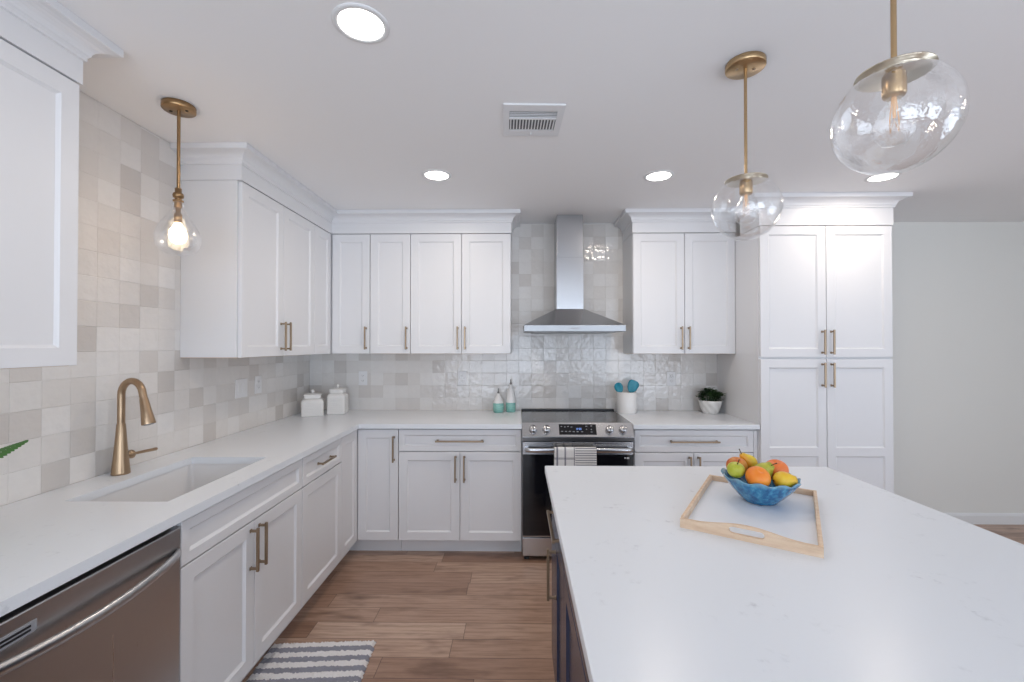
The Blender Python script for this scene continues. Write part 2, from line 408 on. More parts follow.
# crown mouldings on top of the wall cabinets
def crown_profile(z0, lip=.072):
    zf = 2.366
    pr = [(-.03, z0), (.003, z0), (.003, zf), (.010, zf+.002), (.010, zf+.012), (.014, zf+.018)]
    for k in range(7):
        a = k/6*math.pi/2; pr.append((.016+(lip-.02)*(1-math.cos(a)), zf+.020+.034*math.sin(a)))
    pr += [(lip, zf+.056), (lip, ZCE-.001), (-.03, ZCE-.001)]
    return pr
struct(MB().sweep(crown_profile(UT+.001), [(XW+.001, 2.205), (XU, 2.205), (XU, YU), (-.052, YU), (-.052, YB-.001)]).build('trim_1', M['cab']))
struct(MB().sweep(crown_profile(UT+.001), [(XU, .615), (XU, 1.387), (XW+.001, 1.387)]).build('trim_2', M['cab']))
struct(MB().sweep(crown_profile(UT+.001), [(.862, YB-.001), (.862, YU), (1.627, YU)]).build('trim_3', M['cab']))
struct(MB().sweep(crown_profile(2.252), [(1.627, YU-.075), (1.627, 2.96), (2.514, 2.96), (2.514, YB+.006)]).build('trim_4', M['cab']))

# ------------------------------------------------------------------ cabinets
def shaker(w, h, t=.019, rail=.056, splits=()):
    """panelled front in local space: x 0..w, z 0..h, face at y=0 looking to -y"""
    mb = MB(); bev = .0015
    b = bmesh.new()
    zs = [0, *splits, h]
    bounds = []
    for i in range(len(zs)-1):
        lo = zs[i]+(rail if i == 0 else rail/2); hi = zs[i+1]-(rail if i == len(zs)-2 else rail/2)
        bounds.append((lo, hi))
    rb, d = .009, .009
    # frame faces, sloped bead, recessed panel
    vs = []; fs = []
    def quad(a, b_, c, d_): n = len(vs); vs.extend([a, b_, c, d_]); fs.append((n, n+1, n+2, n+3))
    x0, x1 = rail, w-rail
    e = bev
    quad((e, 0, e), (x0, 0, e), (x0, 0, h-e), (e, 0, h-e)); quad((x1, 0, e), (w-e, 0, e), (w-e, 0, h-e), (x1, 0, h-e))
    zz = e
    for lo, hi in bounds:
        quad((x0, 0, zz), (x1, 0, zz), (x1, 0, lo), (x0, 0, lo)); zz = hi
        ia, ib, la, lb = x0+rb, x1-rb, lo+rb, hi-rb
        s1 = .003
        quad((x0, 0, lo), (x1, 0, lo), (x1-s1, s1*1.2, lo+s1), (x0+s1, s1*1.2, lo+s1)); quad((x0, 0, hi), (x0+s1, s1*1.2, hi-s1), (x1-s1, s1*1.2, hi-s1), (x1, 0, hi))
        quad((x0, 0, lo), (x0+s1, s1*1.2, lo+s1), (x0+s1, s1*1.2, hi-s1), (x0, 0, hi)); quad((x1, 0, lo), (x1, 0, hi), (x1-s1, s1*1.2, hi-s1), (x1-s1, s1*1.2, lo+s1))
        p0, p1, q0, q1 = x0+s1, x1-s1, lo+s1, hi-s1; yy = s1*1.2
        quad((p0, yy, q0), (p1, yy, q0), (ib, d, la), (ia, d, la)); quad((p0, yy, q1), (ia, d, lb), (ib, d, lb), (p1, yy, q1))
        quad((p0, yy, q0), (ia, d, la), (ia, d, lb), (p0, yy, q1)); quad((p1, yy, q0), (p1, yy, q1), (ib, d, lb), (ib, d, la))
        quad((ia, d, la), (ib, d, la), (ib, d, lb), (ia, d, lb))
    quad((x0, 0, zz), (x1, 0, zz), (x1, 0, h-e), (x0, 0, h-e))
    # bevel + sides + back
    F = [(e, 0, e), (w-e, 0, e), (w-e, 0, h-e), (e, 0, h-e)]; G = [(0, e, 0), (w, e, 0), (w, e, h), (0, e, h)]; K = [(0, t, 0), (w, t, 0), (w, t, h), (0, t, h)]
    for i in range(4):
        j = (i+1) % 4; quad(F[i], G[i], G[j], F[j]); quad(G[i], K[i], K[j], G[j])
    quad(K[3], K[2], K[1], K[0])
    mb.add(vs, fs)
    return mb
def orient_normals(o):
    me = o.data; b = bmesh.new(); b.from_mesh(me); bmesh.ops.remove_doubles(b, verts=b.verts, dist=1e-5)
    bmesh.ops.recalc_face_normals(b, faces=b.faces); b.to_mesh(me); b.free()
def pull(L, vertical, m='bronze'):
    """bar pull centred at the origin standing off along -y"""
    mb = MB(); hl = L/2; s = .0052; po = hl-.012
    def bx(u0, u1, y0, y1, w0, w1):
        if vertical: mb.box(w0, w1, y0, y1, u0, u1, .0015)
        else: mb.box(u0, u1, y0, y1, w0, w1, .0015)
    bx(-hl, hl, -.036, -.036+2*s, -s, s)
    for q in (-po, po):
        bx(q-s*.9, q+s*.9, -.027, .0, -s*.9, s*.9); bx(q-s*1.4, q+s*1.4, -.003, 0, -s*1.4, s*1.4)
    return mb
def front(parent, kind, x0, x1, z0, z1, handle=None, splits=(), m='cab', rail=.056, hm='bronze', y=0.0):
    g = .0021
    o = shaker(x1-x0-2*g, z1-z0, rail=rail, splits=splits).build(kind, M[m], parent); orient_normals(o)
    o.location = (x0+g, y, z0)
    if handle:
        ori, hx, hz, L = handle
        h = pull(L, ori == 'v').build('handle', M[hm], o); h.location = (hx-x0-g, 0, hz-z0)
    return o
def base_body(t, w, depth, m='cab', open_top=False, toe=True, x0=0.0):
    mb = MB()
    if open_top:
        mb.box(x0, x0+.018, .021, depth, .105, .878); mb.box(w-.018, w, .021, depth, .105, .878)
        mb.box(x0+.018, w-.018, .021, depth, .105, .123); mb.box(x0+.018, w-.018, depth-.012, depth, .123, .6); mb.box(x0+.018, w-.018, .021, .035, .123, .60)
    else: mb.box(x0, w, .021, depth, .105, .878)
    mb.build('body', M[m], t)
    if toe: MB().box(x0, w, .088, .105, 0, .104).build('toe_kick', M[m], t)
RL = math.pi/2      # faces +X (left run): local x -> world +Y
DRW, DOOR = (.7205, .868), (.112, .7145)

# left run
t = thing('sink_base_cabinet', 'white base cabinet under the sink with two doors and a false drawer front', 'cabinet', (XD, 1.418, 0), RL)
w = 2.224-1.418; base_body(t, w, .60, open_top=True)
front(t, 'drawer_front', 0, w, *DRW, rail=.036)
front(t, 'door', 0, w/2, *DOOR, ('v', w/2-.030, .605, .178)); front(t, 'door', w/2, w, *DOOR, ('v', w/2+.030, .605, .178))
t = thing('drawer_base_cabinet', 'white base cabinet between sink cabinet and corner, one drawer over one door', 'cabinet', (XD, 2.226, 0), RL)
w = 2.719-2.226; base_body(t, w, .60)
front(t, 'drawer', 0, w, *DRW, ('h', w/2, .795, .178), rail=.036); front(t, 'door', 0, w, *DOOR)
t = thing('end_base_cabinet', 'white base cabinet beyond the dishwasher at the near end of counter', 'cabinet', (XD, .19, 0), RL)
w = .612; base_body(t, w, .60); front(t, 'drawer', 0, w, *DRW, ('h', w/2, .795, .178), rail=.036); front(t, 'door', 0, w, *DOOR, ('v', .04, .605, .178))
# corner base cabinet: L-shaped, two doors meeting in the corner
t = thing('corner_base_cabinet', 'white L-shaped corner base cabinet with two tall narrow doors', 'cabinet', (XD, YD, 0))
MB().cells([-.62, -.021, .2795], [-.270, .021, .60], lambda i, j: not (i == 1 and j == 0), .105, .878, 0).build('body', M['cab'], t)
MB().cells([-.105, -.088, .2795], [-.270, .088, .105], lambda i, j: i == 0 or j == 1, 0, .104, 0).build('toe_kick', M['cab'], t)
front(t, 'door', .001, .281, .112, .868, ('v', .251, .738, .178))
d = shaker(.266, .756).build('door', M['cab'], t); orient_normals(d); d.rotation_euler = (0, 0, RL); d.location = (0, -.270, .112)
# back run
t = thing('wide_base_cabinet', 'white base cabinet left of the range, long-handled drawer over two doors', 'cabinet', (-.817, YD, 0))
w = .0265+.817; base_body(t, w, .60)
front(t, 'drawer', 0, w, *DRW, ('h', w/2, .793, .33), rail=.036)
front(t, 'door', 0, w/2, *DOOR, ('v', w/2-.030, .605, .178)); front(t, 'door', w/2, w, *DOOR, ('v', w/2+.030, .605, .178))
t = thing('range_side_base_cabinet', 'white base cabinet between the range and the pantry, partly behind the island', 'cabinet', (.791, YD, 0))
w = 1.625-.791; w2 = .807; base_body(t, w, .60)
front(t, 'drawer', 0, w2, *DRW, ('h', w2/2, .793, .33), rail=.036)
front(t, 'door', 0, w2/2, *DOOR, ('v', w2/2-.030, .605, .178)); front(t, 'door', w2/2, w2, *DOOR, ('v', w2/2+.030, .605, .178))
MB().box(w2+.001, w, 0.001, .02, .106, .868, .001).build('filler_strip', M['cab'], t)

# wall cabinets
def upper_body(t, w, depth):
    MB().box(0, w, .021, depth, UB, UT, .0008).build('body', M['cab'], t)
    MB().box(.004, w-.004, .024, depth-.002, UB-.003, UB-.0002).build('bounce_panel', M['maple'], t)  # unseen panel added to bounce brownish light onto the tile
UZ = (UB-.001, UT-.004); UHZ = 1.499
G_UP = None
t = thing('wall_cabinet', 'white wall cabinet by the clear pendant, two doors, plain side panel showing', 'cabinet', (XU, 2.205, 0), RL)
w = 3.015-2.205; upper_body(t, w, XU-XW-.001)
front(t, 'door', .008, .408, *UZ, ('v', .380, UHZ, .172)); front(t, 'door', .408, w, *UZ, ('v', .436, UHZ, .172))
t = thing('wall_cabinet', 'white wall cabinet nearest the camera over the dishwasher counter', 'cabinet', (XU, .617, 0), RL)
w = 1.385-.617; upper_body(t, w, XU-XW-.001)
front(t, 'door', 0, w/2, *UZ, ('v', w/2-.030, UHZ, .172)); front(t, 'door', w/2, w, *UZ, ('v', w/2+.030, UHZ, .172))
t = thing('corner_wall_cabinet', 'white corner wall cabinet whose two narrow doors meet at an inside corner', 'cabinet', (XU, YU, 0))
MB().cells([XW-XU+.001, -.021, .2935], [-.268, .021, YB-YU-.001], lambda i, j: not (i == 1 and j == 0), UB, UT, 0).build('body', M['cab'], t)
front(t, 'door', .006, .294, *UZ, ('v', .266, UHZ, .172))
d = shaker(.262, UZ[1]-UZ[0]).build('door', M['cab'], t); orient_normals(d); d.rotation_euler = (0, 0, RL); d.location = (0, -.268, UZ[0])
t = thing('wall_cabinet', 'narrow white wall cabinet with a single door on the back wall', 'cabinet', (-1.116, YU, 0))
upper_body(t, .305, YB-YU-.001); front(t, 'door', 0, .306, *UZ, ('v', .278, UHZ, .172))
t = thing('wall_cabinet', 'white two-door wall cabinet just left of the range hood', 'cabinet', (-.810, YU, 0))
w = .757; upper_body(t, w, YB-YU-.001)
front(t, 'door', 0, .386, *UZ, ('v', .358, UHZ, .172)); front(t, 'door', .386, w, *UZ, ('v', .414, UHZ, .172))
t = thing('wall_cabinet', 'white two-door wall cabinet between the range hood and the pantry', 'cabinet', (.862, YU, 0))
w = 1.626-.862; upper_body(t, w, YB-YU-.001)
front(t, 'door', 0, .386, *UZ, ('v', .358, UHZ, .172)); front(t, 'door', .386, w, *UZ, ('v', .414, UHZ, .172))
# pantry
t = thing('pantry_cabinet', 'tall white pantry cabinet with four doors beside the bare wall', 'cabinet', (1.627, 2.96, 0))
w = .886; MB().box(0, w, .021, YB-2.96+.006, .105, 2.249, .0008).build('body', M['cab'], t); MB().box(.003, w-.003, .088, .105, 0, .104).build('toe_kick', M['cab'], t)
for a, b, hx in ((.002, w/2, w/2-.030), (w/2, w-.002, w/2+.030)):
    front(t, 'door', a, b, 1.365, 2.247, ('v', hx, 1.466, .165)); front(t, 'door', a, b, .112, 1.352, ('v', hx, 1.247, .165), splits=(.618,))

# ------------------------------------------------------------------ worktops
mb = MB(); SX0, SX1, SY0, SY1 = -1.560, -1.200, 1.487, 2.078
mb.cells([XW+.001, SX0, SX1, XE, .027], [.18, SY0, SY1, YE, YB-.001], lambda i, j: (i < 3 or j == 3) and not (i == 1 and j == 1), .8795, ZC, .0025)
tag(mb.build('countertop', M['quartz']), 'white quartz L-shaped worktop around the sink and corner', 'countertop')
tag(MB().box(.780, 1.6255, YE, YB-.001, .8795, ZC, .0025).build('countertop', M['quartz']), 'short white quartz worktop between the range and pantry', 'countertop')
IX0, IX1, IY0, IY1 = .120, 1.363, -.55, 1.955
tag(MB().box(IX0, IX1, IY0, IY1, .8795, ZC, .0025).build('island_countertop', M['quartz']), 'large white quartz island top holding the fruit tray', 'countertop')

# sink basin
t = thing('sink', 'white undermount single bowl sink set in the left worktop', 'sink', ((SX0+SX1)/2, (SY0+SY1)/2, .66))
def rrect(hx, hy, r, z, n=6):
    out = []
    for cx, cy, a0 in ((hx-r, hy-r, 0), (-hx+r, hy-r, 90), (-hx+r, -hy+r, 180), (hx-r, -hy+r, 270)):
        for k in range(n+1):
            a = math.radians(a0+90*k/n); out.append((cx+r*math.cos(a), cy+r*math.sin(a), z))
    return out
hx, hy = (SX1-SX0)/2+.004, (SY1-SY0)/2+.004
loops = [rrect(hx+.016, hy+.016, .03, .219), rrect(hx, hy, .012, .219), rrect(hx-.004, hy-.004, .014, .03), rrect(hx-.022, hy-.022, .018, .008), rrect(.05, .05, .045, .004)]
outer = [rrect(hx+.016, hy+.016, .03, .0), ]
mb = MB(); n = len(loops[0]); vs = [p for l in [outer[0]]+loops for p in l]; fs = []
for i in range(len(loops)):
    for k in range(n): fs.append((i*n+k, i*n+(k+1) % n, (i+1)*n+(k+1) % n, (i+1)*n+k))
fs.append(tuple(range(n))[::-1]); fs.append(tuple(range(len(loops)*n, (len(loops)+1)*n)))
mb.add(vs, fs); mb.build('basin', M['sink'], t)
MB().lathe([(.043, .004), (.043, .009), (.036, .009), (.030, .0065), (.004, .0065)], 24).build('drain', M['steelp'], t)

# faucet
fx, fy = -1.655, 1.806
t = thing('faucet', 'champagne gold gooseneck faucet with a side lever behind the sink', 'faucet', (fx, fy, ZC))
MB().lathe([(.031, 0), (.0325, .003), (.0318, .008), (.026, .07), (.020, .14), (.0155, .205), (.0142, .21)], 28).build('base', M['faucet'], t)
a = math.radians(-13); ux, uy = math.cos(a), math.sin(a); rr = .058
pts = [(0, 0, .205), (0, 0, .27), (0, 0, .33)]
for k in range(1, 13):
    th = math.pi*k/12*.955; q = rr*(1-math.cos(th)); pts.append((q*ux, q*uy, .33+rr*math.sin(th)))
last = Vector(pts[-1]); dr = (Vector(pts[-1])-Vector(pts[-2])).normalized()
pts.append(tuple(last+dr*.022))
MB().tube(pts, .0135, 16).build('spout', M['faucet'], t)
q0 = last+dr*.022; hd = MB().tube([q0, q0+dr*.012, q0+dr*.05, q0+dr*.103, q0+dr*.108], [.0145, .0155, .0185, .0245, .0235], 20).build('spray_head', M['faucet'], t)
MB().tube([q0+dr*.106, q0+dr*.110], [.019, .017], 20).build('nozzle', M['grey'], hd)
lv = MB().tube([(0, .012, .070), (0, .040, .070), (0, .050, .070), (0, .058, .070)], [.012, .017, .019, .014], 16)
lv.tube([(0, .056, .070), (.004, .080, .069), (.014, .160, .066), (.015, .165, .066)], [.0062, .006, .0072, .005], 10); lv.build('lever', M['faucet'], t)

# ------------------------------------------------------------------ dishwasher
t = thing('dishwasher', 'brushed steel dishwasher with a bowed bar handle at lower left', 'dishwasher', (XD, .806, 0), RL)
w = 1.416-.806
MB().box(.004, w-.004, .03, .58, .11, .872).build('body', M['black'], t); MB().box(.01, w-.01, .075, .095, .0, .109).build('toe_kick', M['black'], t)
MB().box(.003, w-.003, -.004, .03, .115, .857, .004).build('door', M['dwsteel'], t)
mb = MB(); pts = []; N_ = 24
for i in range(N_+1):
    u = i/N_; s = math.sin(math.pi*u); pts.append((.02+u*(w-.04), -.010-.038*s**.6, .782-.014*s))
vs = []; fs = []
for x, y, z in pts:
    for k in range(10):
        an = 2*math.pi*k/10; vs.append((x, y+.009*math.cos(an), z+.014*math.sin(an)))
for i in range(N_):
    for k in range(10): fs.append((i*10+k, i*10+(k+1) % 10, (i+1)*10+(k+1) % 10, (i+1)*10+k))
fs += [tuple(range(10))[::-1], tuple(range(N_*10, N_*10+10))]
mb.add(vs, fs, True)
mb.build('handle', M['dwsteel'], t)
b = MB().box(.045, .180, -.0065, -.003, .800, .826, .001).build('vent_badge', M['grey'], t)
MB().box(.05, .166, -.0078, -.006, .806, .811).box(.05, .166, -.0078, -.006, .815, .820).build('vent_slot', M['black'], b)

# ------------------------------------------------------------------ range
RX0, RX1 = .029, .777; RW = RX1-RX0
t = thing('range', 'stainless steel slide-in range with black glass oven door under the hood', 'range', (RX0, 0, 0))
MB().box(.004, RW-.004, 2.994, 3.57, .03, .900).build('body', M['black'], t)
ck = MB().box(0, RW, 2.990, 3.575, .902, .917, .002).build('cooktop', M['cook'], t)
MB().box(.0, RW, 3.545, 3.578, .9165, .928, .002).build('rear_vent_trim', M['black'], t)
for cx, cy, r in ((.19, 3.13, .105), (.56, 3.13, .09), (.19, 3.40, .075), (.56, 3.40, .095), (.375, 3.42, .055)):
    MB().lathe([(r, .9171), (r, .9174), (r-.003, .9174), (r-.003, .9171)], 40, M=T(cx, cy, 0), cap0=False, cap1=False).build('burner_ring', M['print'], ck)
# tilted control panel
def tiltM(): # local: x, u up the slope, out along -n
    z0, z1, y0, y1 = .834, .918, 2.930, 2.990
    L = math.hypot(z1-z0, y1-y0); ey = Vector((0, (y1-y0)/L, (z1-z0)/L)); en = Vector((1, 0, 0)).cross(ey)
    m = Matrix(((1, 0, 0, 0), (0, ey.y, en.y, y0), (0, ey.z, en.z, z0), (0, 0, 0, 1))); return m, L
TM, TL = tiltM()
cp = MB().add([(0, 2.930, .834), (RW, 2.930, .834), (RW, 2.990, .918), (0, 2.990, .918), (0, 2.930, .808), (RW, 2.930, .808), (RW, 2.990, .808), (0, 2.990, .808)],
     [(0, 1, 2, 3), (4, 5, 1, 0), (5, 6, 2, 1), (7, 4, 0, 3), (6, 7, 3, 2), (5, 4, 7, 6)]).build('control_panel', M['steel'], t)
MB().box(.001, RW-.001, 2.928, 2.9305, .806, .829, .0005).build('panel_lip', M['darksteel'], t)
sg = -1 if (TM.to_3x3() @ Vector((0, 0, 1))).y > 0 else 1
dp = MB().box(.249, .500, .015, .091, *sorted((0.0003*sg, .0015*sg)), M=TM).build('display', M['blackglass'], t)
KS = []
for kx in (.074, .164, .588, .678):
    k = MB().lathe([(.0275, 0), (.0275, .006), (.025, .0085), (.024, .026), (.022, .029), (.0001, .0295)], 32, M=TM @ T(kx, .050, 0) @ Matrix.Scale(sg, 4, (0, 0, 1))).build('knob', M['steelp'], t)
    MB().box(kx-.0018, kx+.0018, .032, .050, *sorted((.0290*sg, .0312*sg)), M=TM).box(kx-.004, kx+.004, .0245, .030, *sorted((.0005*sg, .0302*sg)), M=TM).build('pointer', M['black'], k)
# clock digits and small legends on the display
SEG = {'0': 'abcdef', '1': 'bc', '2': 'abged', '3': 'abgcd', '4': 'fgbc', '5': 'afgcd', ':': ':'}
def digits(mb, txt, x, u, hgt, z0, z1):
    wd = hgt*.5; th = hgt*.16; z0, z1 = sorted((z0, z1))
    def bx(a, b, c, d): mb.box(x+a, x+b, u+c, u+d, z0, z1, M=TM)
    for ch in txt:
        if ch == ':': bx(0, th, hgt*.25, hgt*.25+th); bx(0, th, hgt*.65, hgt*.65+th); x += th*2; continue
        for s in SEG[ch]:
            if s == 'a': bx(0, wd, hgt-th, hgt)
            if s == 'd': bx(0, wd, 0, th)
            if s == 'g': bx(0, wd, hgt/2-th/2, hgt/2+th/2)
            if s == 'b': bx(wd-th, wd, hgt/2, hgt)
            if s == 'c': bx(wd-th, wd, 0, hgt/2)
            if s == 'e': bx(0, th, 0, hgt/2)
            if s == 'f': bx(0, th, hgt/2, hgt)
        x += wd+th*1.2
mb = MB(); digits(mb, '12:00', .362, .050, .013, .0016*sg, .0019*sg); mb.build('clock_digits', M['blue_led'], dp)
for lx, lu, lw in ((.262, .072, .008), (.284, .068, .01), (.306, .072, .01), (.328, .068, .012), (.262, .036, .014), (.288, .036, .014), (.314, .036, .014), (.340, .034, .014), (.366, .034, .014), (.396, .034, .014), (.428, .074, .012), (.462, .076, .012), (.430, .052, .008), (.462, .050, .008), (.460, .032, .012)):
    MB().box(lx, lx+lw, lu, lu+.0045, *sorted((.0016*sg, .0019*sg)), M=TM).build('key_legend', M['print'], dp)
dr_ = MB().box(.002, RW-.002, 2.945, 2.990, .160, .797, .003).build('oven_door', M['steel'], t)
MB().box(.004, RW-.004, 2.9425, 2.946, .168, .713, .001).build('door_glass', M['blackglass'], dr_)
MB().box(.16, RW-.16, 2.9415, 2.9428, .26, .60, .0005).build('viewing_window', mat('oven_window', (.012, .012, .014), .1), dr_)
MB().box(.700, .716, 2.9415, 2.9428, .685, .695).box(.684, .694, 2.9415, 2.9428, .687, .695).build('sticker', M['white'], dr_)
mb = MB()
hp = []
for i in range(21):
    u = i/20; s = math.sin(math.pi*u); hp.append((.016+u*(RW-.032), 2.905-.012*s**.5, .750+.003*s))
vs = []; fs = []
for x, y, z in hp:
    for k in range(12):
        an = 2*math.pi*k/12; vs.append((x, y+.008*math.cos(an), z+.016*math.sin(an)))
for i in range(20):
    for k in range(12): fs.append((i*12+k, i*12+(k+1) % 12, (i+1)*12+(k+1) % 12, (i+1)*12+k))
fs += [tuple(range(12))[::-1], tuple(range(240, 252))]; mb.add(vs, fs, True)
for sx in (.018, RW-.042): mb.box(sx, sx+.024, 2.905, 2.946, .736, .764, .002)
mb.build('handle', M['steel'], dr_)
MB().box(.002, RW-.002, 2.945, 2.990, .032, .155, .003).build('drawer', M['steel'], t)
for fx_ in (.03, RW-.03):
    for fy_ in (2.985, 3.54): MB().lathe([(.018, 0), (.018, .012), (.010, .014), (.010, .0318)], 16, M=T(fx_, fy_, 0)).build('foot', M['black'], t)

# towel over the oven handle: a folded strip draped front and back
TX = .303
def towel():
    mb = MB(); nu, prof = 28, []
    yh, zh = 2.895, .752
    for i in range(15): prof.append((yh-.013, zh-.235+i*(.235/15)))
    for i in range(9):
        a = math.pi*(1-i/8); prof.append((yh+.0125*math.cos(a), zh+.0185*math.sin(a)))
    for i in range(1, 10): prof.append((yh+.0135, zh-i*.017))
    vs = []; fs = []; n = len(prof); wd = .275
    for s in (0, 1):
        for u in range(nu+1):
            f = u/nu; x = -.128+f*wd; lay = -.004 if f > .49 else 0.0
            for j, (y, z) in enumerate(prof):
                p0 = prof[max(j-1, 0)]; p1 = prof[min(j+1, n-1)]; ty, tz = p1[0]-p0[0], p1[1]-p0[1]; l = math.hypot(ty, tz) or 1
                oy, oz = -tz/l, ty/l; k = .0012+(.0035 if s else 0)
                wob = .0016*math.sin(f*17)*max(0, min(1, (zh-z)/.1)) if y < yh else 0
                vs.append((x, y+oy*k+(lay*(1 if s else .3) if y < yh else 0)+wob-(.0012 if y < yh else 0), z+oz*k-zh))
    st = (nu+1)*n
    for s in (0, 1):
        for u in range(nu):
            for j in range(n-1):
                q = (s*st+u*n+j, s*st+(u+1)*n+j, s*st+(u+1)*n+j+1, s*st+u*n+j+1); fs.append(q)
    def edge(ids):
        for i in range(len(ids)-1): fs.append((ids[i], ids[i+1], ids[i+1]+st, ids[i]+st))
    edge([j for j in range(n)]); edge([nu*n+j for j in range(n)]); edge([u*n for u in range(nu+1)]); edge([u*n+n-1 for u in range(nu+1)])
    mb.add(vs, fs, True); return mb
o = towel().build('towel', M['towel']); o.location = (TX+.065, 0, .752)
tag(o, 'white tea towel with dark checks and stripes draped over the oven handle', 'towel')

# ------------------------------------------------------------------ range hood
HX0, HX1 = .044, .769; CX0, CX1 = .297, .503
t = thing('range_hood', 'stainless steel chimney hood mounted on the tile above the range', 'range hood', ((HX0+HX1)/2, YB-.001, 1.544))
cx = (HX0+HX1)/2; yb = YB-.001
def rel(x, y, z): return (x-cx, y-yb, z-1.544)
mb = MB(); F = 3.12; B = yb
r0 = [rel(HX0, F, 1.590), rel(HX1, F, 1.590), rel(HX1, B, 1.590), rel(HX0, B, 1.590)]
mid = [rel(HX0+(CX0-HX0)*.5-.006, F+.115, 1.655), rel(HX1+(CX1-HX1)*.5+.006, F+.115, 1.655), rel(HX1+(CX1-HX1)*.5+.006, B, 1.655), rel(HX0+(CX0-HX0)*.5-.006, B, 1.655)]
r1 = [rel(CX0-.003, 3.348, 1.722), rel(CX1+.003, 3.348, 1.722), rel(CX1+.003, B, 1.722), rel(CX0-.003, B, 1.722)]
vs = r0+mid+r1; fs = [(i, (i+1) % 4, (i+1) % 4+4, i+4) for i in range(4)]+[(i+4, (i+1) % 4+4, (i+1) % 4+8, i+8) for i in range(4)]+[(8, 9, 10, 11), (3, 2, 1, 0)]
mb.add(vs, fs); mb.build('canopy', M['steel'], t)
rm = MB().box(HX0-cx, HX1-cx, F-yb, 0, .0, .0455, .002).build('rim', M['satin'], t)
MB().box(-.03, .03, F-yb-.001, F-yb+.001, .018, .025).build('maker_mark', M['grey'], rm)
MB().box(-.30, .30, F-yb+.05, -.05, -.006, .0005, .001).build('grease_filter', M['darksteel'], t)
MB().box(CX0-cx, CX1-cx, 3.352-yb, 0, .178, .575, .0015).build('lower_chimney', M['steelv'], t)
MB().box(CX0-cx+.003, CX1-cx-.003, 3.356-yb, 0, .575, ZCE-1.5445, .0015).build('upper_chimney', M['steelv'], t)

# ------------------------------------------------------------------ island cabinets (navy), doors on the aisle side
RI = -math.pi/2
XI = .148
def island_unit(label, y1, y0, fill=0.0, pulls=True):
    t = thing('island_cabinet', label, 'cabinet', (XI, y1, 0), RI); w = y1-y0
    MB().box(0.0005, w-.0005, .021, .84, .105, .878).build('body', M['navy'], t); MB().box(0.0005, w-.0005, .088, .105, 0, .104).build('toe_kick', M['navy'], t)
    if fill: MB().box(0, fill-.001, 0, .02, .106, .868, .001).build('filler_strip', M['navy'], t)
    front(t, 'drawer', fill, w, .7205, .868, ('h', (w+fill)/2, .800, .27) if pulls else None, m='navy', hm='bronze', rail=.036)
    front(t, 'door', fill, w, .112, .7145, ('v', fill+.030, .555, .20) if pulls else None, m='navy', hm='bronze')
island_unit('navy island cabinet at the end nearest the range, with metal pulls', 1.928, 1.415, .190)
island_unit('navy island cabinet without pulls, second from the range end', 1.414, .915, 0, False)
island_unit('navy island cabinet nearest the camera, at the bottom edge of the photo', .914, .150, 0, False)

# ------------------------------------------------------------------ pendants
def globe_profile(ax, az, zc, ztop, th):
    pr = []; t0 = math.asin(max(-1, min(1, (ztop-zc)/az)))
    for k in range(25):
        a = t0+(-math.pi/2-t0)*k/24; pr.append((max(1e-4, ax*math.cos(a)), zc+az*math.sin(a)))
    return pr
def island_pendant(loc, label):
    t = thing('pendant_light', label, 'pendant light', loc, 0, 'glass globe pendants over the island')
    cn = MB().lathe([(.0001, 0), (.064, 0), (.0655, -.002), (.0655, -.020), (.0635, -.022), (.0001, -.022)], 40).build('canopy', M['brassl'], t)
    for sx in (-.03, .03): MB().lathe([(.005, -.0215), (.005, -.0245), (.0001, -.025)], 10, M=T(sx, 0, 0)).build('screw', M['bronze'], cn)
    MB().tube([(0, 0, -.021), (0, 0, -.06), (0, 0, -.405)], .0053, 14).build('rod', M['brassl'], t)
    MB().lathe([(.0001, -.404), (.012, -.404), (.012, -.412), (.022, -.414), (.068, -.417), (.069, -.420), (.0001, -.4215)], 40).build('cap_plate', M['plate'], t)
    MB().lathe([(.019, -.421), (.021, -.425), (.021, -.465), (.018, -.470), (.0001, -.470)], 24).build('socket', M['brassl'], t)
    bl = MB().lathe([(.014, -.470), (.016, -.482), (.030, -.507), (.0375, -.535), (.034, -.555), (.022, -.570), (.0001, -.575)], 28, cap0=False).build('bulb', M['glass'], t)
    MB().tube([(-.004, 0, -.47), (-.010, 0, -.52), (-.006, .004, -.545), (0, 0, -.52), (.006, -.004, -.545), (.010, 0, -.52), (.004, 0, -.47)], .0012, 6).tube([(0, 0, -.47), (0, 0, -.515)], .003, 8).build('filament', M['filament'], bl)
    MB().lathe(globe_profile(.113, .112, -.519, -.424, 0), 56, cap0=False).build('globe', M['glass'], t)
    return t
p = island_pendant((.808, 1.555, ZCE), 'clear glass globe pendant on a brass rod, hung nearer the range')
q = copy_tree(p); q.location = (.808, .945, ZCE); q['label'] = 'clear glass globe pendant nearer the camera, cut by the top of the photo'

